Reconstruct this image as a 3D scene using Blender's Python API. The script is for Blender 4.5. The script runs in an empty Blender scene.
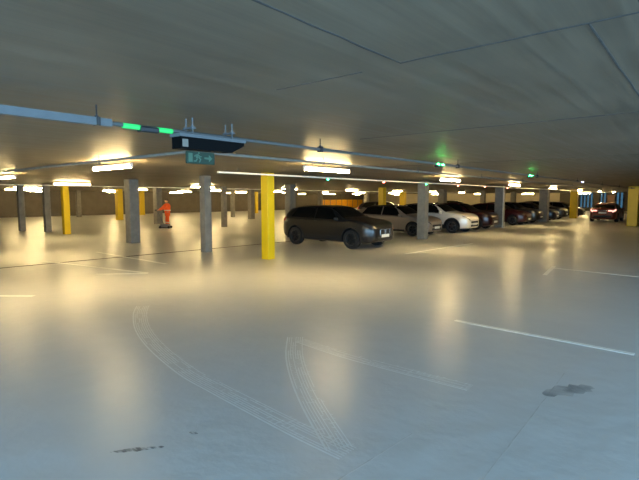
import bpy, bmesh, math, random
from mathutils import Vector, Matrix
random.seed(7)
SC = bpy.context.scene
COL = SC.collection
PI = math.pi

# ------------------------------------------------------------------ camera
TH = math.radians(39.9)
cam = bpy.data.cameras.new('camera')
cam.sensor_width = 36.0
cam.lens = 467.0 / 639.0 * 36.0
cam.clip_end = 400
co = bpy.data.objects.new('camera', cam)
co.location = (0, 0, 1.8)
co.rotation_euler = (math.radians(90) - math.atan(42 / 467), 0, TH)
COL.objects.link(co)
SC.camera = co
SC.view_settings.view_transform = 'Standard'
SC.view_settings.look = 'None'
SC.view_settings.gamma = 1
SC.view_settings.exposure = 1.1
SC.view_settings.use_curve_mapping = False
SC.cycles.use_denoising = True
SC.cycles.max_bounces = 8
SC.cycles.diffuse_bounces = 5
SC.cycles.glossy_bounces = 4
SC.cycles.sample_clamp_indirect = 6
SC.cycles.caustics_reflective = False

# ------------------------------------------------------------------ materials
def lin(c):
    return tuple((v / 12.92 if v <= .04045 else ((v + .055) / 1.055) ** 2.4) for v in (x / 255 for x in c))

def mat(name, rgb, rough=.5, metal=0., noise=0., nscale=6., emit=0., ecol=None, bump=0., coat=0., spec=.5,
        stretch=(1, 1, 1), rvar=0.):
    m = bpy.data.materials.new(name)
    m.use_nodes = True
    nt = m.node_tree
    b = nt.nodes['Principled BSDF']
    c = lin(rgb)
    b.inputs['Base Color'].default_value = (*c, 1)
    b.inputs['Roughness'].default_value = rough
    b.inputs['Metallic'].default_value = metal
    b.inputs['Specular IOR Level'].default_value = spec
    if coat:
        b.inputs['Coat Weight'].default_value = coat * .5
        b.inputs['Coat Roughness'].default_value = .08
    if emit:
        b.inputs['Emission Color'].default_value = (*(ecol or c), 1)
        b.inputs['Emission Strength'].default_value = emit
    if noise or bump or rvar:
        tc = nt.nodes.new('ShaderNodeTexCoord')
        mp = nt.nodes.new('ShaderNodeMapping')
        mp.inputs['Scale'].default_value = stretch
        nz = nt.nodes.new('ShaderNodeTexNoise')
        nz.inputs['Scale'].default_value = nscale
        nz.inputs['Detail'].default_value = 5
        nt.links.new(tc.outputs['Object'], mp.inputs[0])
        nt.links.new(mp.outputs[0], nz.inputs['Vector'])
        if noise:
            r = nt.nodes.new('ShaderNodeValToRGB')
            r.color_ramp.elements[0].position = .3
            r.color_ramp.elements[1].position = .7
            r.color_ramp.elements[0].color = (*[v * (1 - noise) for v in c], 1)
            r.color_ramp.elements[1].color = (*[min(1, v * (1 + noise)) for v in c], 1)
            nt.links.new(nz.outputs['Fac'], r.inputs[0])
            nt.links.new(r.outputs[0], b.inputs['Base Color'])
        if rvar:
            mr = nt.nodes.new('ShaderNodeMapRange')
            mr.inputs['From Min'].default_value = .3
            mr.inputs['From Max'].default_value = .7
            mr.inputs['To Min'].default_value = rough - rvar
            mr.inputs['To Max'].default_value = rough + rvar
            nt.links.new(nz.outputs['Fac'], mr.inputs[0])
            nt.links.new(mr.outputs[0], b.inputs['Roughness'])
        if bump:
            bp = nt.nodes.new('ShaderNodeBump')
            bp.inputs['Strength'].default_value = bump
            bp.inputs['Distance'].default_value = .02
            nt.links.new(nz.outputs['Fac'], bp.inputs['Height'])
            nt.links.new(bp.outputs[0], b.inputs['Normal'])
    return m

def mix_alpha(name, rgb, amount, nscale=8., lo=.35, hi=.65, rough=.5, stretch=(1, 1, 1)):
    """a worn coating: paint or dirt that covers the floor only in patches"""
    m = bpy.data.materials.new(name)
    m.use_nodes = True
    nt = m.node_tree
    b = nt.nodes['Principled BSDF']
    b.inputs['Base Color'].default_value = (*lin(rgb), 1)
    b.inputs['Roughness'].default_value = rough
    tc = nt.nodes.new('ShaderNodeTexCoord')
    mp = nt.nodes.new('ShaderNodeMapping')
    mp.inputs['Scale'].default_value = stretch
    nz = nt.nodes.new('ShaderNodeTexNoise')
    nz.inputs['Scale'].default_value = nscale
    nz.inputs['Detail'].default_value = 6
    mr = nt.nodes.new('ShaderNodeMapRange')
    mr.inputs['From Min'].default_value = lo
    mr.inputs['From Max'].default_value = hi
    mr.inputs['To Min'].default_value = 0
    mr.inputs['To Max'].default_value = amount
    nt.links.new(tc.outputs['Object'], mp.inputs[0])
    nt.links.new(mp.outputs[0], nz.inputs['Vector'])
    nt.links.new(nz.outputs['Fac'], mr.inputs[0])
    nt.links.new(mr.outputs[0], b.inputs['Alpha'])
    return m

def tinted(name, c):
    m = bpy.data.materials.new(name)
    m.use_nodes = True
    nt = m.node_tree
    b = nt.nodes['Principled BSDF']
    tr = nt.nodes.new('ShaderNodeBsdfTransparent'); tr.inputs[0].default_value = (*c, 1)
    b.inputs['Base Color'].default_value = (.02, .02, .02, 1); b.inputs['Roughness'].default_value = .05
    mx = nt.nodes.new('ShaderNodeMixShader'); mx.inputs[0].default_value = .08
    nt.links.new(tr.outputs[0], mx.inputs[1]); nt.links.new(b.outputs[0], mx.inputs[2])
    nt.links.new(mx.outputs[0], nt.nodes['Material Output'].inputs['Surface'])
    return m

def floor_material():
    m = bpy.data.materials.new('epoxy_floor')
    m.use_nodes = True
    nt = m.node_tree
    b = nt.nodes['Principled BSDF']
    tc = nt.nodes.new('ShaderNodeTexCoord')
    n1 = nt.nodes.new('ShaderNodeTexNoise'); n1.inputs['Scale'].default_value = .5; n1.inputs['Detail'].default_value = 3
    n2 = nt.nodes.new('ShaderNodeTexNoise'); n2.inputs['Scale'].default_value = 3.0; n2.inputs['Detail'].default_value = 3
    n3 = nt.nodes.new('ShaderNodeTexNoise'); n3.inputs['Scale'].default_value = 3.5; n3.inputs['Detail'].default_value = 4
    for n in (n1, n2, n3):
        nt.links.new(tc.outputs['Object'], n.inputs['Vector'])
    r = nt.nodes.new('ShaderNodeValToRGB')
    r.color_ramp.elements[0].position = .2
    r.color_ramp.elements[1].position = .8
    r.color_ramp.elements[0].color = (*lin((190, 191, 191)), 1)
    r.color_ramp.elements[1].color = (*lin((200, 201, 201)), 1)
    nt.links.new(n1.outputs['Fac'], r.inputs[0])
    mx = nt.nodes.new('ShaderNodeMixRGB'); mx.blend_type = 'MULTIPLY'; mx.inputs[0].default_value = .08
    nt.links.new(r.outputs[0], mx.inputs[1]); nt.links.new(n2.outputs['Fac'], mx.inputs[2])
    nt.links.new(mx.outputs[0], b.inputs['Base Color'])
    b.inputs['Roughness'].default_value = .34
    ad = nt.nodes.new('ShaderNodeMath'); ad.operation = 'ADD'
    nt.links.new(n3.outputs['Fac'], ad.inputs[0])
    m5 = nt.nodes.new('ShaderNodeMath'); m5.operation = 'MULTIPLY'; m5.inputs[1].default_value = .25
    nt.links.new(n2.outputs['Fac'], m5.inputs[0]); nt.links.new(m5.outputs[0], ad.inputs[1])
    bp = nt.nodes.new('ShaderNodeBump'); bp.inputs['Strength'].default_value = .5; bp.inputs['Distance'].default_value = .02
    nt.links.new(ad.outputs[0], bp.inputs['Height']); nt.links.new(bp.outputs[0], b.inputs['Normal'])
    b.inputs['Specular IOR Level'].default_value = .08
    return m

def ceiling_material():
    m = bpy.data.materials.new('board_marked_concrete')
    m.use_nodes = True
    nt = m.node_tree
    b = nt.nodes['Principled BSDF']
    tc = nt.nodes.new('ShaderNodeTexCoord')
    mp = nt.nodes.new('ShaderNodeMapping'); mp.inputs['Scale'].default_value = (14, .5, 1)
    n1 = nt.nodes.new('ShaderNodeTexNoise'); n1.inputs['Scale'].default_value = 1.0; n1.inputs['Detail'].default_value = 6
    n1.inputs['Roughness'].default_value = .65
    n2 = nt.nodes.new('ShaderNodeTexNoise'); n2.inputs['Scale'].default_value = .8; n2.inputs['Detail'].default_value = 6
    nt.links.new(tc.outputs['Object'], mp.inputs[0]); nt.links.new(mp.outputs[0], n1.inputs['Vector'])
    nt.links.new(tc.outputs['Object'], n2.inputs['Vector'])
    r = nt.nodes.new('ShaderNodeValToRGB')
    r.color_ramp.elements[0].position = .35; r.color_ramp.elements[1].position = .66
    r.color_ramp.elements[0].color = (*lin((92, 84, 73)), 1)
    r.color_ramp.elements[1].color = (*lin((122, 112, 97)), 1)
    mxf = nt.nodes.new('ShaderNodeMath'); mxf.operation = 'ADD'
    h1 = nt.nodes.new('ShaderNodeMath'); h1.operation = 'MULTIPLY'; h1.inputs[1].default_value = .65
    h2 = nt.nodes.new('ShaderNodeMath'); h2.operation = 'MULTIPLY'; h2.inputs[1].default_value = .35
    nt.links.new(n1.outputs['Fac'], h1.inputs[0]); nt.links.new(n2.outputs['Fac'], h2.inputs[0])
    nt.links.new(h1.outputs[0], mxf.inputs[0]); nt.links.new(h2.outputs[0], mxf.inputs[1])
    nt.links.new(mxf.outputs[0], r.inputs[0]); nt.links.new(r.outputs[0], b.inputs['Base Color'])
    mr = nt.nodes.new('ShaderNodeMapRange')
    mr.inputs['From Min'].default_value = .3; mr.inputs['From Max'].default_value = .7
    mr.inputs['To Min'].default_value = .36; mr.inputs['To Max'].default_value = .58
    b.inputs['Specular IOR Level'].default_value = .08
    nt.links.new(n1.outputs['Fac'], mr.inputs[0]); nt.links.new(mr.outputs[0], b.inputs['Roughness'])
    bp = nt.nodes.new('ShaderNodeBump'); bp.inputs['Strength'].default_value = .2; bp.inputs['Distance'].default_value = .008
    nt.links.new(n1.outputs['Fac'], bp.inputs['Height']); nt.links.new(bp.outputs[0], b.inputs['Normal'])
    return m

WARM = (1.0, .74, .33)
M = dict(
    floor=floor_material(), ceil=ceiling_material(),
    conc=mat('column_concrete', (124, 120, 112), .65, noise=.16, nscale=5, bump=.25),
    wallc=mat('dark_wall_concrete', (88, 81, 70), .75, noise=.12, nscale=1.5, bump=.2),
    wallp=mat('pale_wall_paint', (176, 166, 142), .7, noise=.06, nscale=1.0),
    yellow=mat('yellow_column_paint', (216, 182, 8), .42, noise=.05, nscale=3),
    yellowd=mat('yellow_panel', (222, 160, 20), .5, noise=.1, nscale=3),
    white=mat('white_enamel', (214, 212, 204), .4),
    line=mat('white_road_paint', (236, 237, 233), .5, noise=.05, nscale=12),
    tread=mat('pale_tire_dust', (216, 220, 221), .6, noise=.05, nscale=9),
    scuff=mix_alpha('dark_rubber_smear', (84, 90, 94), .6, 12, .36, .60, .6, (1, 3, 1)),
    smudge=mix_alpha('faint_smudge', (110, 118, 124), .45, 5, .3, .7, .6),
    groove=mat('groove_dark', (62, 60, 58), .9, noise=.2, nscale=20),
    fjoint=mat('floor_joint_seal', (176, 176, 174), .6, noise=.15, nscale=10),
    galv=mat('galvanised_steel', (88, 94, 98), .55, .0, noise=.08, nscale=12),
    dgrey=mat('dark_grey_pipe', (84, 86, 86), .6),
    tint=tinted('sky_dimming_tint', (.10, .13, .14)),
    dark=mat('dark_plastic', (22, 24, 27), .4),
    display=mat('unlit_display', (4, 6, 8), .6, spec=.08),
    tube=mat('lit_tube', (255, 240, 210), .4, emit=130.0, ecol=WARM),
    signg=mat('exit_sign_green', (3, 44, 26), .5, emit=.005, ecol=(.0, .5, .25)),
    signw=mat('exit_sign_pale', (66, 104, 84), .5, emit=.005, ecol=(.5, 1, .75)),
    ledg=mat('painted_green_glow', (8, 110, 44), .4, emit=.5, ecol=(.03, .75, .22)),
    ledg3=mat('green_lamp', (30, 220, 110), .4, emit=18, ecol=(.03, 1, .28)),
    ledg2=mat('green_indicator_strong', (30, 220, 110), .4, emit=160, ecol=(.03, 1, .15)),
    ledr=mat('red_indicator', (230, 60, 50), .4, emit=22, ecol=(1, .16, .1)),
    added_blue=mat('added_blue_lamp', (60, 90, 230), .4, emit=50, ecol=(.25, .3, 1)),
    glass=mat('dark_car_glass', (10, 12, 13), .06, spec=.7),
    tyre=mat('tyre_rubber', (20, 20, 21), .75),
    rim=mat('alloy_rim', (96, 98, 100), .35, .7),
    rimd=mat('dark_alloy_rim', (84, 84, 84), .35, .7),
    clad=mat('car_cladding', (24, 25, 26), .55),
    chrome=mat('chrome', (190, 190, 190), .18, 1.0),
    lamp=mat('headlamp_lens', (62, 64, 66), .2, 0, coat=.2),
    taill=mat('lit_tail_lamp', (220, 60, 50), .3, emit=1.1, ecol=(1, .42, .32)),
    taild=mat('tail_lamp', (120, 12, 14), .25),
    plate=mat('number_plate', (222, 222, 214), .5),
    orange=mat('orange_workwear', (238, 92, 26), .8, noise=.1, nscale=10),
    reflect=mat('reflective_tape', (214, 212, 196), .45),
    skin=mat('skin', (176, 128, 100), .6),
    hair=mat('dark_hair', (32, 24, 20), .8),
    boot=mat('boot_leather', (30, 28, 27), .6),
    machine=mat('machine_grey', (112, 112, 110), .45),
    slat=mat('slat_frame', (44, 42, 42), .6),
    ground=mat('outside_paving', (150, 150, 148), .8, noise=.1, nscale=1),
    doorp=mat('far_door_paint', (150, 112, 84), .6, noise=.15, nscale=2),
    redbox=mat('red_paint', (120, 22, 16), .5),
)

# ------------------------------------------------------------------ mesh helpers
def link(name, me, parent=None):
    o = bpy.data.objects.new(name, me)
    COL.objects.link(o)
    if parent:
        o.parent = parent
    return o

def empty(name, loc=(0, 0, 0), rz=0.):
    o = bpy.data.objects.new(name, None)
    o.empty_display_size = .2
    o.location = loc
    o.rotation_euler = (0, 0, rz)
    COL.objects.link(o)
    return o

def tag(o, label, cat, group=None):
    o['label'] = label
    o['category'] = cat
    if group:
        o['group'] = group
    return o

def struct(o):
    o['kind'] = 'structure'
    return o

class MB:
    """collects shapes into one mesh"""
    def __init__(s):
        s.bm = bmesh.new()
    def _new(s, vs, idx=0):
        for f in {f for v in vs for f in v.link_faces}:
            f.material_index = idx
    def box(s, c, d, rz=0, idx=0, bev=0., M4=None):
        r = bmesh.ops.create_cube(s.bm, size=1)
        vs = r['verts']
        bmesh.ops.scale(s.bm, verts=vs, vec=d)
        if bev:
            es = list({e for v in vs for e in v.link_edges})
            rr = bmesh.ops.bevel(s.bm, geom=es, offset=bev, segments=2, profile=.5, affect='EDGES')
            vs = list({v for f in rr['faces'] for v in f.verts} | {v for v in vs if v.is_valid})
        if rz:
            bmesh.ops.rotate(s.bm, verts=vs, matrix=Matrix.Rotation(rz, 3, 'Z'))
        if M4 is not None:
            bmesh.ops.transform(s.bm, verts=vs, matrix=M4)
        bmesh.ops.translate(s.bm, verts=vs, vec=c)
        s._new(vs, idx)
        return s
    def bb(s, x0, x1, y0, y1, z0, z1, idx=0, bev=0.):
        return s.box(((x0 + x1) / 2, (y0 + y1) / 2, (z0 + z1) / 2), (x1 - x0, y1 - y0, z1 - z0), 0, idx, bev)
    def cyl(s, a, b, r, seg=12, r2=None, idx=0):
        a, b = Vector(a), Vector(b)
        d = b - a
        rr = bmesh.ops.create_cone(s.bm, cap_ends=True, segments=seg, radius1=r, radius2=r if r2 is None else r2, depth=d.length)
        vs = rr['verts']
        q = Vector((0, 0, 1)).rotation_difference(d.normalized()).to_matrix().to_4x4()
        bmesh.ops.transform(s.bm, verts=vs, matrix=Matrix.Translation((a + b) / 2) @ q)
        s._new(vs, idx)
        return s
    def sph(s, c, r, sc=(1, 1, 1), idx=0, seg=16):
        rr = bmesh.ops.create_uvsphere(s.bm, u_segments=seg, v_segments=seg // 2 + 2, radius=r)
        vs = rr['verts']
        bmesh.ops.scale(s.bm, verts=vs, vec=sc)
        bmesh.ops.translate(s.bm, verts=vs, vec=c)
        s._new(vs, idx)
        return s
    def lathe(s, prof, c, axis='Y', seg=28, idx=0):
        """closed profile of (radius, offset along axis) revolved"""
        rings = []
        for k in range(seg):
            a = 2 * PI * k / seg
            ring = []
            for r, h in prof:
                u, w = r * math.cos(a), r * math.sin(a)
                p = {'Y': (u, h, w), 'Z': (u, w, h), 'X': (h, u, w)}[axis]
                ring.append(s.bm.verts.new(Vector(p) + Vector(c)))
            rings.append(ring)
        n = len(prof)
        for k in range(seg):
            A, B = rings[k], rings[(k + 1) % seg]
            for i in range(n):
                j = (i + 1) % n
                try:
                    f = s.bm.faces.new((A[i], A[j], B[j], B[i]))
                    f.material_index = idx
                except ValueError:
                    pass
        return s
    def poly(s, pts, idx=0):
        f = s.bm.faces.new([s.bm.verts.new(p) for p in pts])
        f.material_index = idx
        return s
    def prism(s, pts, vec, idx=0):
        """outline pts extruded along vec"""
        v0 = [s.bm.verts.new(p) for p in pts]
        v1 = [s.bm.verts.new(Vector(p) + Vector(vec)) for p in pts]
        n = len(pts)
        fs = [s.bm.faces.new(v0[::-1]), s.bm.faces.new(v1)]
        for i in range(n):
            j = (i + 1) % n
            fs.append(s.bm.faces.new((v0[i], v0[j], v1[j], v1[i])))
        for f in fs:
            f.material_index = idx
        return s
    def tube(s, pts, r, seg=10, idx=0):
        """round pipe along a polyline, with joints filled"""
        for a, b in zip(pts, pts[1:]):
            s.cyl(a, b, r, seg, idx=idx)
        for p in pts[1:-1]:
            s.sph(p, r * 1.02, idx=idx, seg=10)
        return s
    def build(s, name, mats, parent=None, smooth=None):
        bmesh.ops.recalc_face_normals(s.bm, faces=s.bm.faces)
        me = bpy.data.meshes.new(name)
        s.bm.to_mesh(me)
        s.bm.free()
        for m in (mats if isinstance(mats, (list, tuple)) else [mats]):
            me.materials.append(m)
        if smooth is not None:
            me.shade_smooth()
            me.set_sharp_from_angle(angle=math.radians(smooth))
        return link(name, me, parent)

# ------------------------------------------------------------------ the setting
CEIL = 2.53
X0, X1, Y0, Y1 = -50.0, 6.0, -5.0, 75.0
struct(MB().bb(X0 - .3, X1 + .3, Y0 - .3, Y1 + .3, -.3, 0).build('floor', M['floor']))
ceil = struct(MB().bb(X0 - .3, X1 + .3, Y0 - .3, Y1 + .3, CEIL, CEIL + .35).build('ceiling', M['ceil']))
def wob(a, b, n, amp):
    A, B = Vector(a), Vector(b)
    d = (B - A).normalized()
    nrm = Vector((-d.y, d.x, 0))
    return [A.lerp(B, i / n) + nrm * random.uniform(-amp, amp) for i in range(n + 1)]
def joint(a, b, w, parent, z, name, m, th=.003):
    P = wob((*a, z), (*b, z), 24, w * .35)
    mb = MB()
    A, B = Vector((*a, z)), Vector((*b, z))
    d = (B - A).normalized(); nrm = Vector((-d.y, d.x, 0))
    ws = [w * random.uniform(.35, .65) for _ in P]
    for i in range(len(P) - 1):
        mb.prism([P[i] - nrm * ws[i], P[i + 1] - nrm * ws[i + 1], P[i + 1] + nrm * ws[i + 1], P[i] + nrm * ws[i]], (0, 0, th))
    return mb.build(name, m, parent)
for a, b, w in [((-1.34, -2), (-1.34, 2.28), .012), ((-1.34, 2.28), (3, 2.28), .014), ((-.44, 2.28), (-.44, 7.5), .012),
                ((-3.4, 4.85), (1.5, 4.85), .012), ((-2.3, 2.3), (-1.6, 2.3), .008), ((-6, 9.5), (-.5, 9.5), .010)]:
    joint(a, b, w, ceil, CEIL - .0025, 'joint', M['groove'])
# dark outer wall on the left, pale wall at the far end with slatted openings
struct(MB().bb(X0 - .3, X0, Y0, Y1, 0, CEIL).build('wall_left', M['wallc']))
struct(MB().bb(X0, X0 + .12, Y0, Y1, 0, .12).build('baseboard_left', M['wallc']))
wins = [(-14.4, -12.7), (-11.9, -11.1), (-10.0, -9.1), (-6.5, -4.5)]   # openings in the far wall
struct(MB().bb(X0, -17.0, Y1, Y1 + .3, 0, CEIL).build('wall_back', M['wallp']))
mb = MB()
xs = [-17.0] + [v for w in wins for v in w] + [X1]
for i in range(0, len(xs), 2):
    mb.bb(xs[i], xs[i + 1], Y1, Y1 + .3, 0, CEIL)
for a, b in wins:
    mb.bb(a, b, Y1, Y1 + .3, 0, .45)
struct(mb.build('wall_end', M['wallc']))
for k, (a, b) in enumerate(wins):
    mb = MB()
    n = max(2, round((b - a) / .42))
    for i in range(n + 1):
        x = a + (b - a) * i / n
        mb.bb(x - .10, x + .10, Y1 - .05, Y1 + .12, .45, CEIL)
    mb.bb(a - .09, b + .09, Y1 - .05, Y1 + .12, .40, .5)
    mb.bb(a - .09, b + .09, Y1 - .05, Y1 + .12, 1.5, 1.56)
    wf = struct(mb.build('window_%d' % (k + 1), M['slat']))
    MB().bb(a, b, Y1 + .04, Y1 + .06, .45, CEIL).build('pane', M['tint'], wf)  # added dark sheet that dims the bright sky behind the slats
struct(MB().bb(-11.0, -10.15, Y1 - .06, Y1 - .002, 0, 2.2, 0, .01).build('door_1', M['doorp']))
struct(MB().bb(X0, -7, Y0 - .3, Y0, 0, CEIL).build('wall_front', M['wallp']))
struct(MB().bb(X1, X1 + .3, 13.0, Y1, 0, CEIL).build('wall_right', M['wallp']))

# ------------------------------------------------------------------ columns
def column(x, y, w, m, label, wy=None, pipe=False):
    wy = wy or w
    mb = MB().box((0, 0, CEIL / 2), (w, wy, CEIL), bev=.012)
    o = mb.build('column', M[m])
    o.location = (x, y, 0)
    if pipe:
        p = MB().cyl((w / 2 + .03, -wy / 2 + .05, 0), (w / 2 + .03, -wy / 2 + .05, CEIL), .03)
        p.box((w / 2 + .02, -wy / 2 + .05, 1.0), (.04, .09, .03)).box((w / 2 + .02, -wy / 2 + .05, 2.0), (.04, .09, .03))
        p.build('downpipe', M['white'], o)
    return tag(o, label, 'column', 'parking hall columns')
column(-9.97, 9.56, .28, 'yellow', 'yellow painted column nearest the camera, left of the dark grey parked crossover')
column(-12.86, 9.49, .27, 'conc', 'slim bare concrete column just left of the nearest yellow column')
column(-17.75, 9.55, .40, 'conc', 'thick bare concrete column left of the person in orange, with one pale face')
column(-24.6, 9.75, .29, 'yellow', 'yellow painted column on the far left, between grey columns and tube lights')
column(-26.95, 9.74, .29, 'conc', 'bare concrete column immediately left of the far left yellow column')
column(-29.04, 9.2, .29, 'conc', 'leftmost bare concrete column, near the left edge of the view')
column(-9.72, 18.72, .36, 'conc', 'concrete column in front of the silver beige parked car')
column(-10.0, 29.3, .47, 'conc', 'concrete column with a white downpipe between the two maroon parked cars', pipe=True)
column(-9.6, 37.75, .58, 'conc', 'broad concrete column between the grey hatchback and the dark blue parked car')
column(-9.4, 46.7, .56, 'yellow', 'yellow painted column at the end of the parked row, left of the departing car')
column(-3.8, 35.9, .55, 'yellow', 'large yellow pillar at the right edge of the view beside the driving aisle', wy=1.0)
column(-29.4, 17.7, .44, 'conc', 'dark concrete column standing right behind the person in orange')
column(-37.2, 18.9, .45, 'yellow', 'yellow column in the distance just left of the thick concrete column')
column(-46.2, 25.9, .5, 'yellow', 'yellow column close to the dark far wall, right of the thick concrete column')
column(-46.0, 19.4, .36, 'conc', 'thin dark column close to the far wall, right of the far left yellow column')
column(-23.2, 18.5, .27, 'conc', 'concrete column in mid distance just right of the slim column')
column(-34.7, 28.7, .3, 'conc', 'thin distant column against the dark wall, right of the mid distance column')
column(-30.3, 27.1, .42, 'conc', 'dark distant column just left of the nearest yellow column in view')
column(-41.5, 37.8, .45, 'yellow', 'narrow distant yellow column beside the nearest yellow column in view')
column(-17.78, 18.75, .42, 'conc', 'concrete column standing behind the tail of the dark grey parked crossover')
column(-17.75, 28.1, .40, 'yellow', 'yellow column behind the parked row, between the crossover and the silver beige car')
column(-17.6, 37.4, .55, 'conc', 'concrete column behind the white parked crossover')
column(-26.7, 46.6, .55, 'yellow', 'small distant yellow column seen over the roof of the silver beige car')
column(-17.75, 56.5, .5, 'conc', 'distant column seen over the maroon hatchback right of the white downpipe')
column(-17.75, 47.0, .42, 'conc', 'distant column seen over the roof of the first maroon car')
column(-31.0, 37.2, .4, 'conc', 'distant dark column seen over the roof of the dark grey crossover')
column(-31.7, 46.7, .5, 'conc', 'distant dark column seen just left of the yellow column behind the parked row')

# ------------------------------------------------------------------ tube lights
def make_light():
    r = empty('ceiling_light')
    MB().box((0, 0, -.03), (.05, 1.56, .028), bev=.004).build('body', M['white'], r)
    MB().cyl((0, -.75, -.085), (0, .75, -.085), .028, 14).build('tube', M['tube'], r, 40)
    for s in (-1, 1):
        MB().box((0, s * .765, -.07), (.06, .03, .075), bev=.006).build('end_cap', M['white'], r)
    for s in (-1, 1):
        MB().cyl((0, s * .5, -.02), (0, s * .5, .05), .006, 8).build('hanger', M['galv'], r)
    return r
L0 = make_light()
def copy_tree(o, parent=None):
    c = o.copy()
    COL.objects.link(c)
    c.parent = parent
    for ch in o.children:
        copy_tree(ch, c)
    return c
first = [True]
def light(x, y, rz, label):
    o = L0 if first[0] else copy_tree(L0)
    first[0] = False
    o.location = (x, y, CEIL - .05)
    o.rotation_euler = (0, 0, rz)
    tag(o, label, 'ceiling light', 'tube lights')
ORD = ['nearest', 'second', 'third', 'fourth', 'fifth', 'sixth', 'seventh', 'eighth', 'ninth']
for k, y in enumerate([8.0, 15.0, 22.5, 31.3, 41.5, 50, 58]):
    light([-6.45, -6.8, -7.05, -7.5, -8.0, -8.0, -8.0][k], y, 0, ORD[k] + ' lit tube light above the driving aisle in front of the parked cars')
light(-9.2, 4.55, PI / 2, 'lit tube light left of the dark display box, right one of the two set crosswise')
light(-16.1, 4.75, PI / 2, 'lit crosswise tube light cut off by the left edge of the view')
for k, y in enumerate([8.85, 15.7, 22.6, 29.6, 36.5, 43.5, 50.5]):
    light(-21.5, y, 0, ORD[k] + ' tube light of the row starting above far left yellow column')
for k, y in enumerate([10.3, 17.2, 24.1, 31.0, 37.9, 44.8, 51.7]):  # extra row, added to brighten the far left floor
    light(-31.2, y, 0, ORD[k] + ' tube light of the added row behind the column at the person in orange')
for k, y in enumerate([12, 19, 26, 33, 40, 47, 54]):
    light(-38.5, y, 0, ORD[k] + ' lit tube light of the row between the orange person and the dark wall')
for k, y in enumerate([16, 23, 30, 37, 44, 51, 58, 65]):
    light(-46, y, 0, ORD[k] + ' lit tube light of the row closest to the dark left wall')
for k, x in enumerate([-13, -20, -27, -34, -41]):
    light(x, 70, PI / 2, ORD[k] + ' from the right of the lit tube lights along the pale far end wall')

# ------------------------------------------------------------------ cable routes
t = empty('cable_tray', (-3.75, 0, 2.40))
MB().bb(-.03, .03, -3, 1.86, -.03, .03).build('trunking', M['galv'], t)
MB().tube([(0, 1.86, 0), (0, 62, 0)], .017, 12).build('pipe', M['dgrey'], t, 40)
for y in (1.75, 4.5, 8.6, 13.9, 19, 24, 29, 34, 39):
    MB().cyl((0, y, .02), (0, y, .13), .006, 8).cyl((0, y, .03), (0, y, .045), .016, 8).box((0, y, 0), (.075, .03, .068), bev=.004).build('hanger', M['dark'], t)
tag(t, 'long grey cable trunking under the ceiling carrying the dark display box', 'cable tray')
t = empty('lighting_trunking', (-8.85, 0, 2.40))
MB().bb(-.03, .03, 6.9, 62, -.02, .02).build('channel', M['white'], t)
for k in range(13):
    MB().cyl((0, 7.5 + 4 * k, .02), (0, 7.5 + 4 * k, .13), .006, 8).build('hanger', M['galv'], t)
tag(t, 'straight white trunking above the parked cars holding the bay indicators', 'trunking')
t = empty('lighting_trunking', (-24.4, 0, 2.40))
MB().bb(-.03, .03, 5.0, 62, -.02, .02).build('channel', M['white'], t)
for k in range(13):
    MB().cyl((0, 6 + 4 * k, .02), (0, 6 + 4 * k, .13), .006, 8).build('hanger', M['galv'], t)
tag(t, 'straight white trunking above the far left yellow column', 'trunking')
t = empty('conduit', (0, 0, 2.42))
MB().tube([(-27, 3.75, 0), (-5.5, 3.75, 0), (-5.35, 3.9, 0), (-5.35, 34, 0)], .022).build('pipe', M['conc'], t, 40)
for x in (-22, -17, -12, -8):
    MB().cyl((x, 3.75, 0), (x, 3.75, .105), .006, 8).box((x, 3.75, 0), (.03, .056, .056), bev=.004).build('clip', M['galv'], t)
for y in (6.5, 10, 14, 18, 22, 26, 30):
    MB().cyl((-5.35, y, 0), (-5.35, y, .105), .006, 8).box((-5.35, y, 0), (.056, .03, .056), bev=.004).build('clip', M['galv'], t)
tag(t, 'thin grey conduit that turns a corner behind the emergency exit sign', 'conduit')

# dark display box under the cable run : the right end slopes in towards the bottom
t = empty('display_box', (-3.73, 2.45, 2.245))
MB().prism([(-.07, 0, 0), (-.07, .58, 0), (-.07, .74, .075), (-.07, .74, .105), (-.07, 0, .105)], (.14, 0, 0)).build('housing', M['display'], t)
MB().prism([(-.082, -.012, .105), (-.082, .752, .105), (-.082, .752, .134), (-.082, -.012, .134)], (.164, 0, 0)).build('top_flange', M['galv'], t)
MB().box((.072, .045, .05), (.012, .06, .07), bev=.005).build('socket', M['conc'], t)
for y in (.14, .60):
    mb = MB().cyl((-.05, y, .13), (-.05, y, .285), .007, 8).cyl((.05, y, .13), (.05, y, .285), .007, 8).box((0, y, .192), (.15, .04, .014)).cyl((-.05, y, .19), (-.05, y, .21), .016, 8).cyl((.05, y, .19), (.05, y, .21), .016, 8)
    mb.build('bracket', M['galv'], t)
tag(t, 'dark unlit display box with silver top hung under the cable run', 'display')

# emergency exit sign : faces +x (the camera side)
t = empty('exit_sign', (-5.06, 3.67, 2.31))
MB().box((0, 0, 0), (.03, .43, .155), bev=.006).build('plate', M['signg'], t)
def flat(name, polys, m):
    mb = MB()
    for P in polys:
        mb.prism([(.0155, y, z) for y, z in P], (.003, 0, 0))
    return mb.build(name, m, t)
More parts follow.
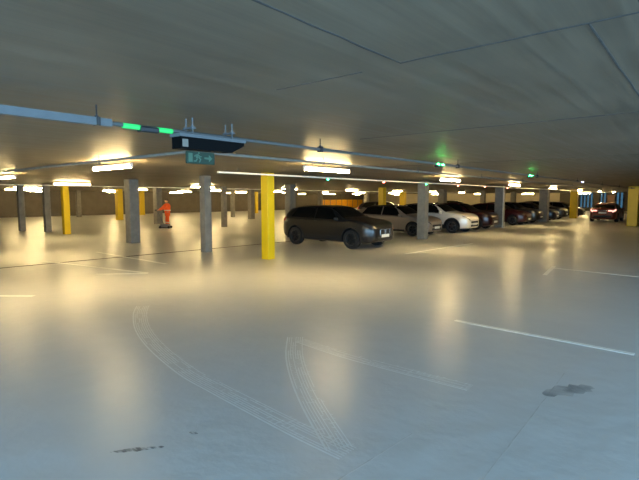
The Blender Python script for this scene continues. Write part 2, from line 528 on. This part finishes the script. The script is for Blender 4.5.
# u runs along +y (to the right as seen), pictograms: doorway, running man, arrow
flat('doorway', [[(-.19, -.055), (-.13, -.055), (-.13, .055), (-.19, .055)]], M['signw'])
man = [[(-.085, .010), (-.06, .045), (-.035, .045), (-.045, .0), (-.065, -.01)],           # torso
       [(-.06, .045), (-.10, .03), (-.105, .012), (-.095, .010), (-.085, .022), (-.06, .030)],  # arm left
       [(-.04, .045), (-.015, .02), (.008, .022), (.008, .010), (-.02, .006), (-.045, .028)],   # arm right
       [(-.065, -.008), (-.085, -.035), (-.115, -.036), (-.115, -.05), (-.075, -.05), (-.05, -.014)],  # leg left
       [(-.045, 0), (-.02, -.02), (-.035, -.055), (-.02, -.058), (.002, -.016), (-.03, .012)]]   # leg right
hd = [(-.035 + .014 * math.cos(2 * PI * k / 12), .060 + .012 * math.sin(2 * PI * k / 12)) for k in range(12)]
flat('running_figure', man + [hd], M['signw'])
flat('arrow', [[(.05, .012), (.12, .012), (.12, -.012), (.05, -.012)], [(.12, .045), (.175, 0), (.12, -.045)]], M['signw'])
for y in (-.15, .15):
    MB().cyl((-.0, y, .07), (0, y, .22), .006, 8).build('hanger', M['galv'], t)
tag(t, 'small green emergency exit sign with running figure below the display box', 'exit sign')

# parking guidance indicators
def indicator(x, y, z, m, label, big=False, near=False):
    t = empty('bay_indicator', (x, y, z))
    if big:
        MB().box((0, 0, -.004 if near else -.02), (.085, .17 if near else .26, .05), bev=.012).build('housing', M['dark'], t)
        for s in (-1, 1):
            if near:
                MB().cyl((0, s * .08, .01), (0, s * .23, .01), .022, 12).build('lens', m, t)  # glowing sleeve painted as the unit's green light falling along the pipe
            else:
                MB().box((0, s * .09, .008), (.05, .06, .012), bev=.004).build('lens', m, t)
    else:
        MB().cyl((0, 0, .0), (0, 0, -.02), .04, 14).build('housing', M['white'], t)
        MB().sph((0, 0, -.022), .034, (1, 1, .8), seg=12).build('lens', m, t, 60)
    tag(t, label, 'indicator lamp', 'parking guidance indicators')
indicator(-3.75, 2.19, 2.385, M['ledg'], 'dark indicator unit with green glow painted along the pipe left of the display box', True, True)
for y, m, l in [(7.82, 'ledg2', 'dark indicator unit with green lamps on the cable trunking above the silver beige car'),
                (13.24, 'ledg2', 'dark indicator unit with green lamps on the cable trunking above the grey hatchback'),
                (19.85, 'added_blue', 'added dark indicator unit with blue lamps on the trunking above the last yellow column')]:  # blue unit is added to tint the ceiling above it
    indicator(-3.75, y, 2.385, M[m], l, True)
for y, m, l in [(10.98, 'ledg3', 'green bay indicator lamp over the empty bay left of the dark grey crossover'),
                (14.09, 'ledr', 'red bay indicator lamp over the dark grey crossover'),
                (17.29, 'ledg3', 'green bay indicator lamp in front of the column by the silver beige car'),
                (20.37, 'ledr', 'red bay indicator lamp over the silver beige car'),
                (23.64, 'ledr', 'red bay indicator lamp over the white crossover'),
                (27.08, 'ledr', 'red bay indicator lamp over the maroon car beside the white crossover')]:
    indicator(-8.85, y, 2.38, M[m], l)

# ------------------------------------------------------------------ floor markings
def strip(name, a, b, w, label, cat='road marking', group='white bay lines', m='line'):
    A, B = Vector((*a, 0)), Vector((*b, 0))
    d = (B - A).normalized(); n = Vector((-d.y, d.x, 0)) * w / 2
    mb = MB()
    mb.prism([A - n, B - n, B + n, A + n], (0, 0, .003))
    return tag(mb.build(name, M[m]), label, cat, group)
strip('bay_line', (-2.8, 6.47), (-.58, 6.37), .09, 'bold white bay line on the bluish floor at right, the nearest one')
strip('bay_line', (-3.05, 13.03), (1.2, 12.55), .09, 'white bay line running out of the right edge of the view')
strip('bay_line', (-2.9, 11.7), (-3.1, 13.4), .09, 'short white cross stroke at the end of the right edge bay line')
strip('bay_line', (-7.49, 13.25), (-7.2, 18.2), .10, 'white line on the floor in front of the nose of the dark grey crossover')
strip('bay_line', (-14.6, 5.1), (-10.33, 5.88), .12, 'white bay line crossing the dark floor joint left of the slim column')
strip('bay_line', (-11.1, 5.0), (-10.25, 5.85), .12, 'short white stroke meeting the left bay line at a sharp angle')
strip('bay_line', (-15.7, 7.12), (-11.36, 7.03), .12, 'white bay line directly in front of the thick concrete column')
strip('bay_line', (-10.4, 2.4), (-9.48, 3.13), .12, 'short white stroke at the left edge of the floor')
mb = MB()
a, b = Vector((-14.05, 2.0, 0)), Vector((-13.3, 15.0, 0))
mb.prism([a + Vector((-.06, 0, 0)), b + Vector((-.06, 0, 0)), b + Vector((.06, 0, 0)), a + Vector((.06, 0, 0))], (0, 0, .003))
tag(mb.build('drain_channel', M['groove']), 'thin dark drain line across the floor in front of the left columns', 'drain')
fl = bpy.data.objects['floor']
joint((-1.0, 1.5), (-1.06, 5.2), .008, fl, 0, 'joint', M['fjoint'], .0006)
joint((-1.80, 1.5), (-1.66, 3.1), .008, fl, 0, 'joint', M['fjoint'], .0006)

def track(pts, w, label, ribs=8, edge=True):
    P = [Vector((x, y, 0)) for x, y in pts]
    # resample with a Catmull-Rom curve
    Q = []
    for i in range(len(P) - 1):
        p0, p1, p2, p3 = P[max(i - 1, 0)], P[i], P[i + 1], P[min(i + 2, len(P) - 1)]
        n = max(4, int((p2 - p1).length / .03))
        for k in range(n):
            t = k / n
            Q.append(.5 * ((2 * p1) + (p2 - p0) * t + (2 * p0 - 5 * p1 + 4 * p2 - p3) * t * t + (3 * p1 - p0 - 3 * p2 + p3) * t ** 3))
    Q.append(P[-1])
    mb = MB()
    N = [None] * len(Q)
    for i in range(len(Q)):
        d = (Q[min(i + 1, len(Q) - 1)] - Q[max(i - 1, 0)]).normalized()
        N[i] = Vector((-d.y, d.x, 0))
    up = Vector((0, 0, .0006))
    for r in range(ribs):
        c = (r + .5) / ribs * w - w / 2
        bold = edge and r == 0
        hw = w / ribs * (.30 if bold else .16)
        keep = 1
        for i in range(len(Q) - 1):
            if i % 9 == 0:
                keep = bold or random.random() < .78
            a, b = Q[i] + N[i] * c, Q[i + 1] + N[i + 1] * c
            if keep:
                mb.poly([a - N[i] * hw + up, b - N[i + 1] * hw + up, b + N[i + 1] * hw + up, a + N[i] * hw + up])
            if not bold and i % 2 == 0 and random.random() < .3:
                g = w / ribs * .8
                d = (b - a) * .35
                mb.poly([a + up, a + d + up, a + d + N[i] * g + up + (b - a) * .5, a + N[i] * g + up + (b - a) * .5])
    o = mb.build('tire_mark', M['tread'])
    return tag(o, label, 'tire mark', 'pale tire marks')
track([(-7.2, 4.0), (-6.7, 3.67), (-5.9, 3.27), (-5.05, 2.97), (-4.1, 2.74), (-3.5, 2.67), (-2.95, 2.62), (-2.35, 2.57), (-1.87, 2.55)], .22,
      'pale tire mark sweeping in a long arc from the left to the foreground')
track([(-4.05, 4.35), (-3.6, 3.85), (-3.12, 3.41), (-2.57, 2.98), (-1.95, 2.56)], .22,
      'pale tire mark coming straight toward the camera, meeting the long arc')
track([(-3.9, 4.28), (-3.13, 4.2), (-2.41, 4.2), (-1.66, 4.22)], .18, 'faint tire mark running right across the middle of the floor', 6)
def smear(c, rx, ry, rz, label, m='scuff'):
    mb = MB()
    n = 28
    P = []
    for k in range(n):
        a = 2 * PI * k / n
        q = random.uniform(.55, 1.1)
        x, y = rx * math.cos(a) * (.9 + .1 * q), ry * math.sin(a) * q
        P.append((c[0] + x * math.cos(rz) - y * math.sin(rz), c[1] + x * math.sin(rz) + y * math.cos(rz), .0015))
    mb.poly(P)
    return tag(mb.build('floor_scuff', M[m]), label, 'scuff mark')
smear((-3.06, 1.62), .19, .03, .9, 'dark curved rubber scuff on the floor near the bottom left')
smear((-.93, 4.75), .30, .12, 1.0, 'dark smudge on the bluish floor at right', 'smudge')
smear((-2.95, 2.02), .04, .02, .4, 'small dark spot on the floor right of the curved scuff')

# ------------------------------------------------------------------ cars
def pl(tab, x):
    """smooth monotone interpolation through (x, v) pairs"""
    if x <= tab[0][0]:
        return tab[0][1]
    for i in range(len(tab) - 1):
        (a, va), (b, vb) = tab[i], tab[i + 1]
        if x <= b:
            t = (x - a) / (b - a)
            h = b - a
            def sl(j):
                if j == 0 or j == len(tab) - 1:
                    k = min(max(j, 0), len(tab) - 2)
                    return (tab[k + 1][1] - tab[k][1]) / (tab[k + 1][0] - tab[k][0])
                s0 = (tab[j][1] - tab[j - 1][1]) / (tab[j][0] - tab[j - 1][0])
                s1 = (tab[j + 1][1] - tab[j][1]) / (tab[j + 1][0] - tab[j][0])
                return 0 if s0 * s1 <= 0 else 2 * s0 * s1 / (s0 + s1)
            m0, m1 = sl(i) * h, sl(i + 1) * h
            return (2 * t ** 3 - 3 * t * t + 1) * va + (t ** 3 - 2 * t * t + t) * m0 + (-2 * t ** 3 + 3 * t * t) * vb + (t ** 3 - t * t) * m1
    return tab[-1][1]

BODY = {
 'crossover': dict(
    top=[(-2.18, .90), (-2.14, 1.0), (-2.07, 1.13), (-1.96, 1.25), (-1.7, 1.41), (-1.35, 1.48), (-.9, 1.515), (-.3, 1.53), (.2, 1.49), (.5, 1.37), (.98, 1.10), (1.15, 1.06), (1.7, 1.00), (2.0, .92), (2.13, .82), (2.18, .72)],
    belt=[(-2.18, .84), (-2.1, .98), (-1.9, 1.06), (-1.0, 1.03), (0, 1.0), (.9, .98), (1.15, .99), (1.7, .93), (2.0, .84), (2.13, .74), (2.18, .66)],
    bot=[(-2.18, .42), (-2.05, .32), (-1.7, .22), (1.7, .21), (2.0, .24), (2.18, .30)],
    wid=[(-2.18, .64), (-2.08, .78), (-1.8, .87), (-1.2, .905), (1.2, .905), (1.7, .88), (2.0, .79), (2.12, .68), (2.18, .56)],
    ax=(1.33, -1.34), r=.345, shield=(.30, .95), rear=(-2.03, -1.68), side=(-1.62, -.42, -.36, .78)),
 'hatch': dict(
    top=[(-2.18, .88), (-2.14, .98), (-2.08, 1.05), (-1.95, 1.13), (-1.6, 1.31), (-1.1, 1.43), (-.3, 1.46), (.2, 1.42), (.5, 1.30), (1.0, 1.03), (1.15, .99), (1.7, .90), (2.0, .81), (2.13, .72), (2.18, .62)],
    belt=[(-2.18, .82), (-2.1, .93), (-1.9, .99), (-1.0, .95), (0, .93), (.9, .91), (1.15, .92), (1.7, .84), (2.0, .74), (2.13, .65), (2.18, .56)],
    bot=[(-2.18, .38), (-2.05, .28), (-1.7, .19), (1.7, .18), (2.0, .20), (2.18, .25)],
    wid=[(-2.18, .66), (-2.08, .79), (-1.8, .86), (-1.2, .895), (1.2, .895), (1.7, .87), (2.0, .78), (2.12, .68), (2.18, .56)],
    ax=(1.36, -1.30), r=.325, shield=(.30, .97), rear=(-2.03, -1.55), side=(-1.6, -.42, -.36, .80)),
}
def car(name, kind, loc, rz, paint, label, dark_roof=False, lit_tail=False, rim='rim', cladding=True, sx=1., sz=1., lamp='lamp', grille='wide'):
    B = BODY[kind]
    paint_m = mat(name + '_paint', paint, .32, .25, coat=.7)
    root = empty('car', loc, rz)
    tag(root, label, 'car', 'cars in the parking hall')
    ax = [a * sx for a in B['ax']]
    r = B['r']
    def sec(x):
        u = x / sx
        zt, zb, z0, W = pl(B['top'], u), pl(B['belt'], u), pl(B['bot'], u), pl(B['wid'], u)
        zt, zb = z0 + (zt - z0) * sz, z0 + (zb - z0) * sz
        zt = max(zt, zb + .02)
        g = zt - zb
        s = min(1, g / .2)
        yr = .95 * W - .46 * max(0, g - .06) - .02
        P = [(0, z0), (.80 * W, z0), (.95 * W, z0 + .05), (.985 * W, z0 + .16), (W, z0 + .45 * (zb - z0)), (.985 * W, z0 + .76 * (zb - z0)),
             (.975 * W, zb - .035), (.945 * W, zb)]
        e = (yr, zt - .05 * s - .012)
        for q in (.33, .67):
            P.append((P[7][0] * (1 - q) + e[0] * q + .018 * s, P[7][1] * (1 - q) + e[1] * q))
        P += [e, (.88 * yr, zt - .02 * s - .003), (.6 * yr, zt - .005 * s), (0, zt)]
        return P
    def S(x, t):
        P = sec(x)
        i = min(int(t), len(P) - 2)
        q = t - i
        return Vector((x, P[i][0] * (1 - q) + P[i + 1][0] * q, P[i][1] * (1 - q) + P[i + 1][1] * q))
    # --- body
    mb = MB()
    L = 2.18 * sx
    xs = sorted(set([-L + 2 * L * i / 56 for i in range(57)] + [L * .985, -L * .985, L * .965, -L * .965]))
    rings = []
    for x in xs:
        P = sec(x)
        rings.append([mb.bm.verts.new((x, y, z)) for y, z in P] + [mb.bm.verts.new((x, -y, z)) for y, z in P[-2:0:-1]])
    n = len(rings[0])
    for A, C in zip(rings, rings[1:]):
        for i in range(n):
            j = (i + 1) % n
            mb.bm.faces.new((A[i], A[j], C[j], C[i]))
    mb.bm.faces.new(rings[0]); mb.bm.faces.new(rings[-1][::-1])
    body = mb.build('body', [paint_m, M['clad']], root)
    cut = MB()
    for a in ax:
        for s in (-1, 1):
            cut.cyl((a, s * .58, r + .01), (a, s * 1.2, r + .01), r + .055, 32, idx=1)
    c = cut.build('cutter', [paint_m, M['clad']], root)
    md = body.modifiers.new('b', 'BOOLEAN'); md.object = c; md.operation = 'DIFFERENCE'; md.solver = 'EXACT'
    dg = bpy.context.evaluated_depsgraph_get(); dg.update()
    me = bpy.data.meshes.new_from_object(body.evaluated_get(dg))
    body.modifiers.clear(); body.data = me
    bpy.data.objects.remove(c)
    for f in me.polygons:
        cc = f.center
        for a in ax:
            if math.hypot(cc.x - a, cc.z - r - .01) < r + .056 and abs(cc.y) > .5 and (abs(f.normal.y) < .6 or abs(cc.y) < .62):
                f.material_index = 1
    me.shade_smooth(); me.set_sharp_from_angle(angle=math.radians(32))
    # --- patches that follow the body skin
    def patch(nm, x0f, x1f, t0, t1, m, off=.006, nx=14, nt=8, side=1, parent=root, both=False):
        mb = MB()
        def pt(x, t, sd, o):
            e = 1e-3
            p = S(x, t)
            du = S(x + e, t) - S(x - e, t)
            dv = S(x, min(t + e, 13)) - S(x, max(t - e, 0))
            nn = du.cross(dv)
            if nn.length > 0: nn.normalize()
            cen = Vector((x, 0, .8))
            if nn.dot(p - cen) < 0: nn = -nn
            p = p + nn * o
            return Vector((p.x, p.y * sd, p.z))
        for sd in ((1, -1) if both else (side,)):
            for o, fl in ((off, 0),):
                G = []
                for j in range(nt + 1):
                    t = t0 + (t1 - t0) * j / nt
                    x0, x1 = x0f(t), x1f(t)
                    G.append([mb.bm.verts.new(pt(x0 + (x1 - x0) * i / nx, t, sd, o)) for i in range(nx + 1)])
                top = [[mb.bm.verts.new(v.co * 1) for v in row] for row in G]
                for row, tr in zip(G, top):
                    for v, q in zip(row, tr):
                        d = Vector((q.co.x, 0, .8)) - q.co
                        q.co += d.normalized() * (off + .012)
                for j in range(nt):
                    for i in range(nx):
                        mb.bm.faces.new((G[j][i], G[j][i + 1], G[j + 1][i + 1], G[j + 1][i]))
                bd = [(G[0], top[0]), (G[-1], top[-1]), ([g[0] for g in G], [g[0] for g in top]), ([g[-1] for g in G], [g[-1] for g in top])]
                for g, q in bd:
                    for i in range(len(g) - 1):
                        mb.bm.faces.new((g[i], g[i + 1], q[i + 1], q[i]))
                for row in top:
                    pass
        bmesh.ops.remove_doubles(mb.bm, verts=mb.bm.verts, dist=1e-5)
        loose = [v for v in mb.bm.verts if not v.link_faces]
        bmesh.ops.delete(mb.bm, geom=loose, context='VERTS')
        return mb.build(nm, m, parent, 35)
    sa, sb, sc_, sd_ = [v * sx for v in B['side']]
    K = lambda v: (lambda t: v)
    for sgn in (1, -1):
        patch('side_window', lambda t: sa + .0 + (t - 7.2) * .10, K(sb), 7.25, 9.85, M['glass'], side=sgn)
        patch('side_window', K(sc_), lambda t: sd_ - (t - 7.2) * .155, 7.25, 9.85, M['glass'], side=sgn)
        patch('side_skirt', K(ax[1] + r + .06), K(ax[0] - r - .06), 1.6, 3.35 if cladding else 2.6, M['clad'], .004, side=sgn)
        # window surround strip
        patch('belt_trim', lambda t: sa - .05, lambda t: sd_ + .03, 7.02, 7.16, M['chrome'] if (not cladding or grille == 'kidney') else M['clad'], .008, 20, 1, side=sgn)
    patch('windshield', K(B['shield'][0] * sx), lambda t: B['shield'][1] * sx, 10.25, 13, M['glass'], both=True)
    patch('rear_window', lambda t: B['rear'][0] * sx, K(B['rear'][1] * sx), 10.3, 13, M['glass'], both=True)
    if dark_roof:
        patch('roof_panel', K((B['rear'][1] + .06) * sx), K((B['shield'][0] - .05) * sx), 9.9, 13, M['glass'], .007, both=True)
    # lamps
    for sgn in (1, -1):
        patch('headlight', lambda t: (1.80 + (6.9 - t) * .12) * sx, K(2.165 * sx), 6.25, 6.92, M[lamp], .008, side=sgn)
        patch('tail_light', K(-2.175 * sx), lambda t: (-1.82 - (6.8 - t) * .06) * sx, 5.3, 6.85, M['taill' if lit_tail else 'taild'], .008, side=sgn)
        # arch lips
        for a in ax:
            mb = MB()
            for k in range(18):
                a0, a1 = PI * (k / 18) * 1.16 - .25, PI * ((k + 1) / 18) * 1.16 - .25
                pts = []
                for aa, rr in ((a0, r + .05), (a1, r + .05), (a1, r + .095), (a0, r + .095)):
                    xx, zz = a + rr * math.cos(aa), r + .01 + rr * math.sin(aa)
                    W = pl(B['wid'], xx / sx)
                    pts.append((xx, sgn * (W * .955), zz))
                mb.prism(pts, (0, sgn * .055, 0))
            mb.build('arch_lip', M['clad'] if cladding else paint_m, root)
    # nose
    z0 = .0
    if grille == 'kidney':
        for s in (-1, 1):
            g = MB().box((L - .005, s * .17, .60), (.05, .28, .20), bev=.03).build('grille', M['clad'], root)
            rm = MB()
            for (yy, zz, dy, dz) in ((0, .1, .29, .02), (0, -.1, .29, .02), (.14, 0, .02, .2), (-.14, 0, .02, .2)):
                rm.box((L + .012, s * .17 + yy, .60 + zz), (.03, dy, dz), bev=.006)
            rm.build('grille_rim', M['chrome'], g)
    else:
        MB().box((L - .008, 0, .50 if kind == 'hatch' else .56), (.05, .86, .10), bev=.02).build('grille', M['clad'], root)
    MB().box((L - .02, 0, .335 if kind == 'hatch' else .385), (.07, .96, .12), bev=.03).build('lower_intake', M['clad'], root)
    MB().box((L + .022, 0, .41 if kind == 'hatch' else .47), (.012, .50, .105), bev=.003).build('number_plate', M['plate'], root)
    # tail
    MB().box((-L - .012, 0, .70), (.03, .50, .105), bev=.003).build('number_plate', M['plate'], root)
    MB().box((-L + .0, 0, .43), (.08, 1.18, .16), bev=.03).build('rear_bumper', M['clad'], root)
    if lit_tail:
        MB().box((-L - .004, 0, .84), (.012, .62, .03), bev=.004).build('trim_bar', M['chrome'], root)
        for sg in (-1, 1):
            MB().box((-L - .004, sg * .50, .855), (.03, .28, .10), bev=.02).build('tail_light', M['taill'], root)
    # mirrors, handles
    for s in (-1, 1):
        y = .945 * .9
        zb = pl(B['belt'], .7)
        mb = MB().sph((.72 * sx, s * (y + .12), zb + .07), .1, (.75, 1, .72), seg=14).box((.72 * sx, s * (y + .03), zb + .01), (.06, .12, .03), bev=.008)
        mb.build('side_mirror', paint_m if not cladding or dark_roof else M['clad'], root, 50)
        for xh in (-.32 * sx, .0 * sx - 1.15 * sx * .85):
            q = S(xh, 6.0)
            MB().box((xh, s * (q.y + .008), q.z - .02), (.16, .03, .028), bev=.008).build('door_handle', paint_m, root)
    # wheels
    for a in ax:
        for s in (-1, 1):
            yo = s * .80
            w = MB().lathe([(r - .11, -.10), (r - .02, -.11), (r, -.08), (r, .08), (r - .02, .11), (r - .11, .10)], (a, yo, r)).build('wheel', M['tyre'], root, 35)
            mb = MB().lathe([(r - .105, .0), (r - .105, s * .095), (r - .125, s * .10), (r - .14, .0)], (a, yo, r))
            mb.cyl((a, yo + s * .02, r), (a, yo + s * .085, r), .055, 16)
            for k in range(5):
                an = 2 * PI * k / 5 + .3
                R = Matrix.Rotation(-an, 4, 'Y')
                for dd in (-.11, .11):
                    mb.box(Vector((a, yo + s * .07, r)) + R @ Vector(((r - .12) / 2 + .01, 0, 0)), (r - .13, .03, .036), M4=(R @ Matrix.Rotation(dd, 4, 'Y')))
            mb.build('rim', M[rim], w, 35)
            MB().cyl((a, yo - s * .03, r), (a, yo + s * .01, r), r - .12, 24).build('brake_disc', M['clad'], w)
    return root
R90 = PI / 2
car('grey_crossover', 'crossover', (-11.02, 14.2, 0), 0, (30, 29, 28), 'dark grey parked crossover right of the nearest yellow column', rim='rimd', grille='kidney')
car('beige_car', 'hatch', (-12.1, 20.55, 0), 0, (136, 124, 112), 'silver beige parked car with dark windows, partly behind a concrete column', dark_roof=True, cladding=False)
car('white_crossover', 'crossover', (-11.5, 23.65, 0), 0, (226, 220, 210), 'white parked crossover with dark roof right of the concrete column', dark_roof=True)
car('maroon_car', 'crossover', (-11.5, 26.7, 0), 0, (42, 6, 10), 'maroon parked car immediately right of the white crossover', sz=1.0)
car('maroon_hatch', 'hatch', (-11.4, 32.8, 0), 0, (50, 7, 12), 'maroon parked hatchback right of the white downpipe', cladding=False)
car('grey_hatch', 'crossover', (-11.4, 35.6, 0), 0, (40, 40, 40), 'dark grey parked hatchback between maroon hatchback and broad column')
car('blue_car', 'hatch', (-11.4, 40.2, 0), 0, (22, 32, 42), 'dark blue parked car right of the broad concrete column', cladding=False)
car('black_car', 'crossover', (-11.4, 43.3, 0), 0, (18, 18, 20), 'black parked car just left of the last yellow column')
car('slate_car', 'hatch', (-11.2, 49.2, 0), 0, (50, 52, 56), 'grey car parked beyond the last yellow column', cladding=False)
car('departing_car', 'hatch', (-6.2, 42.6, 0), R90, (112, 52, 38), 'dark red brown car driving away down the aisle with lit tail lamps', lit_tail=True, cladding=False, sz=.98)
car('navy_car', 'crossover', (-20.2, 32.3, 0), 0, (14, 14, 24), 'dark navy car parked in the row behind, left and right of a yellow column')
car('olive_car', 'crossover', (-20.2, 46.0, 0), 0, (26, 30, 22), 'dark olive car in the row behind, seen over the white crossover bonnet')

# ------------------------------------------------------------------ far barrier
t = empty('yellow_barrier', (X0 + .3, 65.5, 0))
MB().bb(0, .05, -6.5, 6.5, .1, 1.5).build('panel', M['yellowd'], t)
for k in range(9):
    MB().bb(-.03, .09, -6.5 + k * 1.6, -6.42 + k * 1.6, 0, 1.65).build('post', M['galv'], t)
tag(t, 'amber yellow panelled barrier far away above the roof of the dark grey crossover', 'barrier')

# ------------------------------------------------------------------ person with floor cleaner
def skin_mesh(name, V, Ed, mats, parent, sub=2, smooth=True):
    me = bpy.data.meshes.new(name)
    me.from_pydata([v[:3] for v in V], Ed, [])
    o = link(name, me)
    md = o.modifiers.new('s', 'SKIN'); md.use_smooth_shade = True
    sv = me.skin_vertices[0].data
    for i, v in enumerate(V):
        rr = v[3] if isinstance(v[3], (tuple, list)) else (v[3], v[3])
        sv[i].radius = rr
        sv[i].use_root = (i == 0)
    o.modifiers.new('d', 'SUBSURF').levels = sub
    dg = bpy.context.evaluated_depsgraph_get(); dg.update()
    m2 = bpy.data.meshes.new_from_object(o.evaluated_get(dg))
    bpy.data.objects.remove(o)
    m2.materials.clear()
    for m in mats:
        m2.materials.append(m)
    m2.shade_smooth()
    return link(name, m2, parent)
# local frame: person faces -x (image left), y toward away-left ; root rotated so local +x = image right
P = empty('person', (-25.2, 15.8, 0), TH)
V = [(0, 0, .92, .13), (0, 0, 1.08, .125), (-.01, 0, 1.25, .15), (-.02, 0, 1.42, .13), (-.03, 0, 1.50, .06), (-.04, 0, 1.56, .055),    # 0-5 trunk, neck
     (.03, -.10, .88, .10), (.04, -.12, .48, .07), (.08, -.13, .09, .045), (-.08, -.14, .045, .04),        # 6-9 leg
     (-.03, .10, .88, .10), (-.10, .12, .48, .07), (-.10, .13, .09, .045), (-.26, .14, .045, .04),         # 10-13 leg
     (-.02, -.19, 1.41, .065), (-.22, -.24, 1.20, .05), (-.47, -.16, 1.08, .036), (-.54, -.13, 1.06, .036),  # 14-17 near arm to handle
     (-.02, .19, 1.41, .065), (-.24, .24, 1.20, .05), (-.50, .14, 1.10, .036), (-.57, .11, 1.08, .036)]      # 18-21 far arm
E_ = [(0, 1), (1, 2), (2, 3), (3, 4), (4, 5), (0, 6), (6, 7), (7, 8), (8, 9), (0, 10), (10, 11), (11, 12), (12, 13), (3, 14), (14, 15), (15, 16), (16, 17), (3, 18), (18, 19), (19, 20), (20, 21)]
def fingers(V, E_, base, d, side):
    """four fingers and a thumb, rooted in the palm and curled round the grip"""
    b = Vector(V[base][:3])
    for k in range(4):
        ln = (.030, .034, .032, .026)[k]
        o = Vector((0, 0, .026 - .017 * k)) + side * .006
        p0 = b + d * .012 + o
        p1 = p0 + d * ln + side * .004
        p2 = p1 + d * ln * .4 - side * ln * .9
        p3 = p2 - d * ln * .7 - side * ln * .3
        i = len(V)
        for p in (p0, p1, p2, p3):
            V.append((*p, .0088))
        E_ += [(base, i), (i, i + 1), (i + 1, i + 2), (i + 2, i + 3)]
    p0 = b + Vector((0, 0, .03)) - side * .012
    p1 = p0 + d * .028 - side * .022 + Vector((0, 0, .006))
    p2 = p1 + d * .026 - side * .012
    i = len(V)
    for p in (p0, p1, p2):
        V.append((*p, .0095))
    E_ += [(base, i), (i, i + 1), (i + 1, i + 2)]
fingers(V, E_, 17, Vector((-.92, .38, -.05)).normalized(), Vector((-.38, -.92, 0)).normalized())
fingers(V, E_, 21, Vector((-.92, -.38, -.05)).normalized(), Vector((-.38, .92, 0)).normalized())
body = skin_mesh('body', V, E_, [M['skin']], P)
# head with face joined into the body mesh
bm = bmesh.new(); bm.from_mesh(body.data)
def addsph(c, r, sc):
    rr = bmesh.ops.create_uvsphere(bm, u_segments=20, v_segments=14, radius=r)
    bmesh.ops.scale(bm, verts=rr['verts'], vec=sc)
    bmesh.ops.translate(bm, verts=rr['verts'], vec=c)
    for f in {f for v in rr['verts'] for f in v.link_faces}: f.smooth = True
addsph((-.05, 0, 1.65), .1, (.98, .78, 1.18))
addsph((-.075, 0, 1.585), .07, (.9, .8, .75))
addsph((-.152, 0, 1.635), .018, (1.1, .8, 1.3))
for s in (-1, 1):
    addsph((-.045, s * .08, 1.64), .026, (.7, .4, 1.2))
bm.to_mesh(body.data); bm.free()
eb = MB()
for s in (-1, 1):
    eb.sph((-.137, s * .032, 1.655), .011, seg=10)
eb.build('eye', M['hair'], body)
MB().box((-.138, 0, 1.592), (.012, .045, .009), bev=.003).build('mouth', M['redbox'], body)
MB().sph((-.038, 0, 1.685), .105, (1.0, .84, .95), seg=20).build('hair', M['hair'], P, 60)
J = [(0, 0, .88, .19), (0, 0, 1.08, .185), (-.01, 0, 1.25, .215), (-.02, 0, 1.40, .175), (-.03, 0, 1.485, .075),
     (-.02, -.20, 1.41, .105), (-.22, -.245, 1.20, .088), (-.44, -.17, 1.085, .065),
     (-.02, .20, 1.41, .105), (-.24, .245, 1.20, .088), (-.47, .15, 1.105, .065)]
skin_mesh('jacket', J, [(0, 1), (1, 2), (2, 3), (3, 4), (3, 5), (5, 6), (6, 7), (3, 8), (8, 9), (9, 10)], [M['orange']], P)
T = [(0, 0, .93, .15), (.03, -.10, .84, .125), (.04, -.12, .48, .092), (.08, -.13, .12, .075), (-.03, .10, .84, .125), (-.10, .12, .48, .092), (-.10, .13, .12, .075)]
skin_mesh('trousers', T, [(0, 1), (1, 2), (2, 3), (0, 4), (4, 5), (5, 6)], [M['orange']], P)
for (x, y, xa) in ((.08, -.13, 1), (-.10, .13, 1)):
    MB().sph((x - .055, y, .05), .09, (1.55, .55, .58), seg=16).cyl((x, y, .05), (x, y, .16), .058, 14).build('boot', M['boot'], P, 50)
rb = MB()
rb.lathe([(.175, -.025), (.20, -.025), (.20, .025), (.175, .025)], (-.004, 0, 1.06), 'Z', 28)
rb.build('reflective_band', M['reflect'], P)
rb = MB()
for (x, y) in ((.055, -.125), (-.10, .125)):
    rb.lathe([(.085, -.025), (.097, -.025), (.097, .025), (.085, .025)], (x, y, .34), 'Z', 20)
rb.build('reflective_band', M['reflect'], P)
tag(P, 'person in orange workwear holding the handle of a floor cleaner by a column', 'person')
C_ = empty('floor_cleaner', (-25.2, 15.8, 0), TH)
MB().box((-.02, -.42, .17), (.52, .40, .18), bev=.05).build('housing', M['machine'], C_, 40)
MB().cyl((-.02, -.42, .02), (-.02, -.42, .08), .26, 28).build('brush_skirt', M['clad'], C_)
for x in (-.25, .26):
    MB().cyl((x, -.66, .075), (x, -.62, .075), .075, 18).build('wheel', M['tyre'], C_)
    MB().cyl((x, -.22, .075), (x, -.18, .075), .075, 18).build('wheel', M['tyre'], C_)
MB().tube([(-.1, -.42, .24), (-.50, -.2, .92), (-.62, -.12, 1.05)], .018).build('handle_tube', M['galv'], C_, 40)
MB().tube([(-.62, -.30, 1.05), (-.62, .26, 1.05)], .019).box((-.66, -.02, 1.06), (.14, .14, .10), bev=.02).build('grip', M['dark'], C_)
tag(C_, 'low grey floor cleaning machine with long handle beside the person in orange', 'cleaning machine')

# ------------------------------------------------------------------ daylight from the open side
w = bpy.data.worlds.new('world'); SC.world = w
w.use_nodes = True
bg = w.node_tree.nodes['Background']
bg.inputs[0].default_value = (.41, .72, 1.02, 1)
bg.inputs[1].default_value = 6.1
def portal(loc, rot, sx, sy):
    l = bpy.data.lights.new('daylight_portal', 'AREA')
    l.shape = 'RECTANGLE'; l.size = sx; l.size_y = sy
    l.cycles.is_portal = True
    o = bpy.data.objects.new('daylight_portal', l)
    o.location = loc; o.rotation_euler = rot
    COL.objects.link(o)
portal((X1 + .3, 4, CEIL / 2), (0, PI / 2, 0), CEIL, 18)       # open right side beside the camera
portal((-.5, Y0 - .3, CEIL / 2), (PI / 2, 0, 0), 13, CEIL)
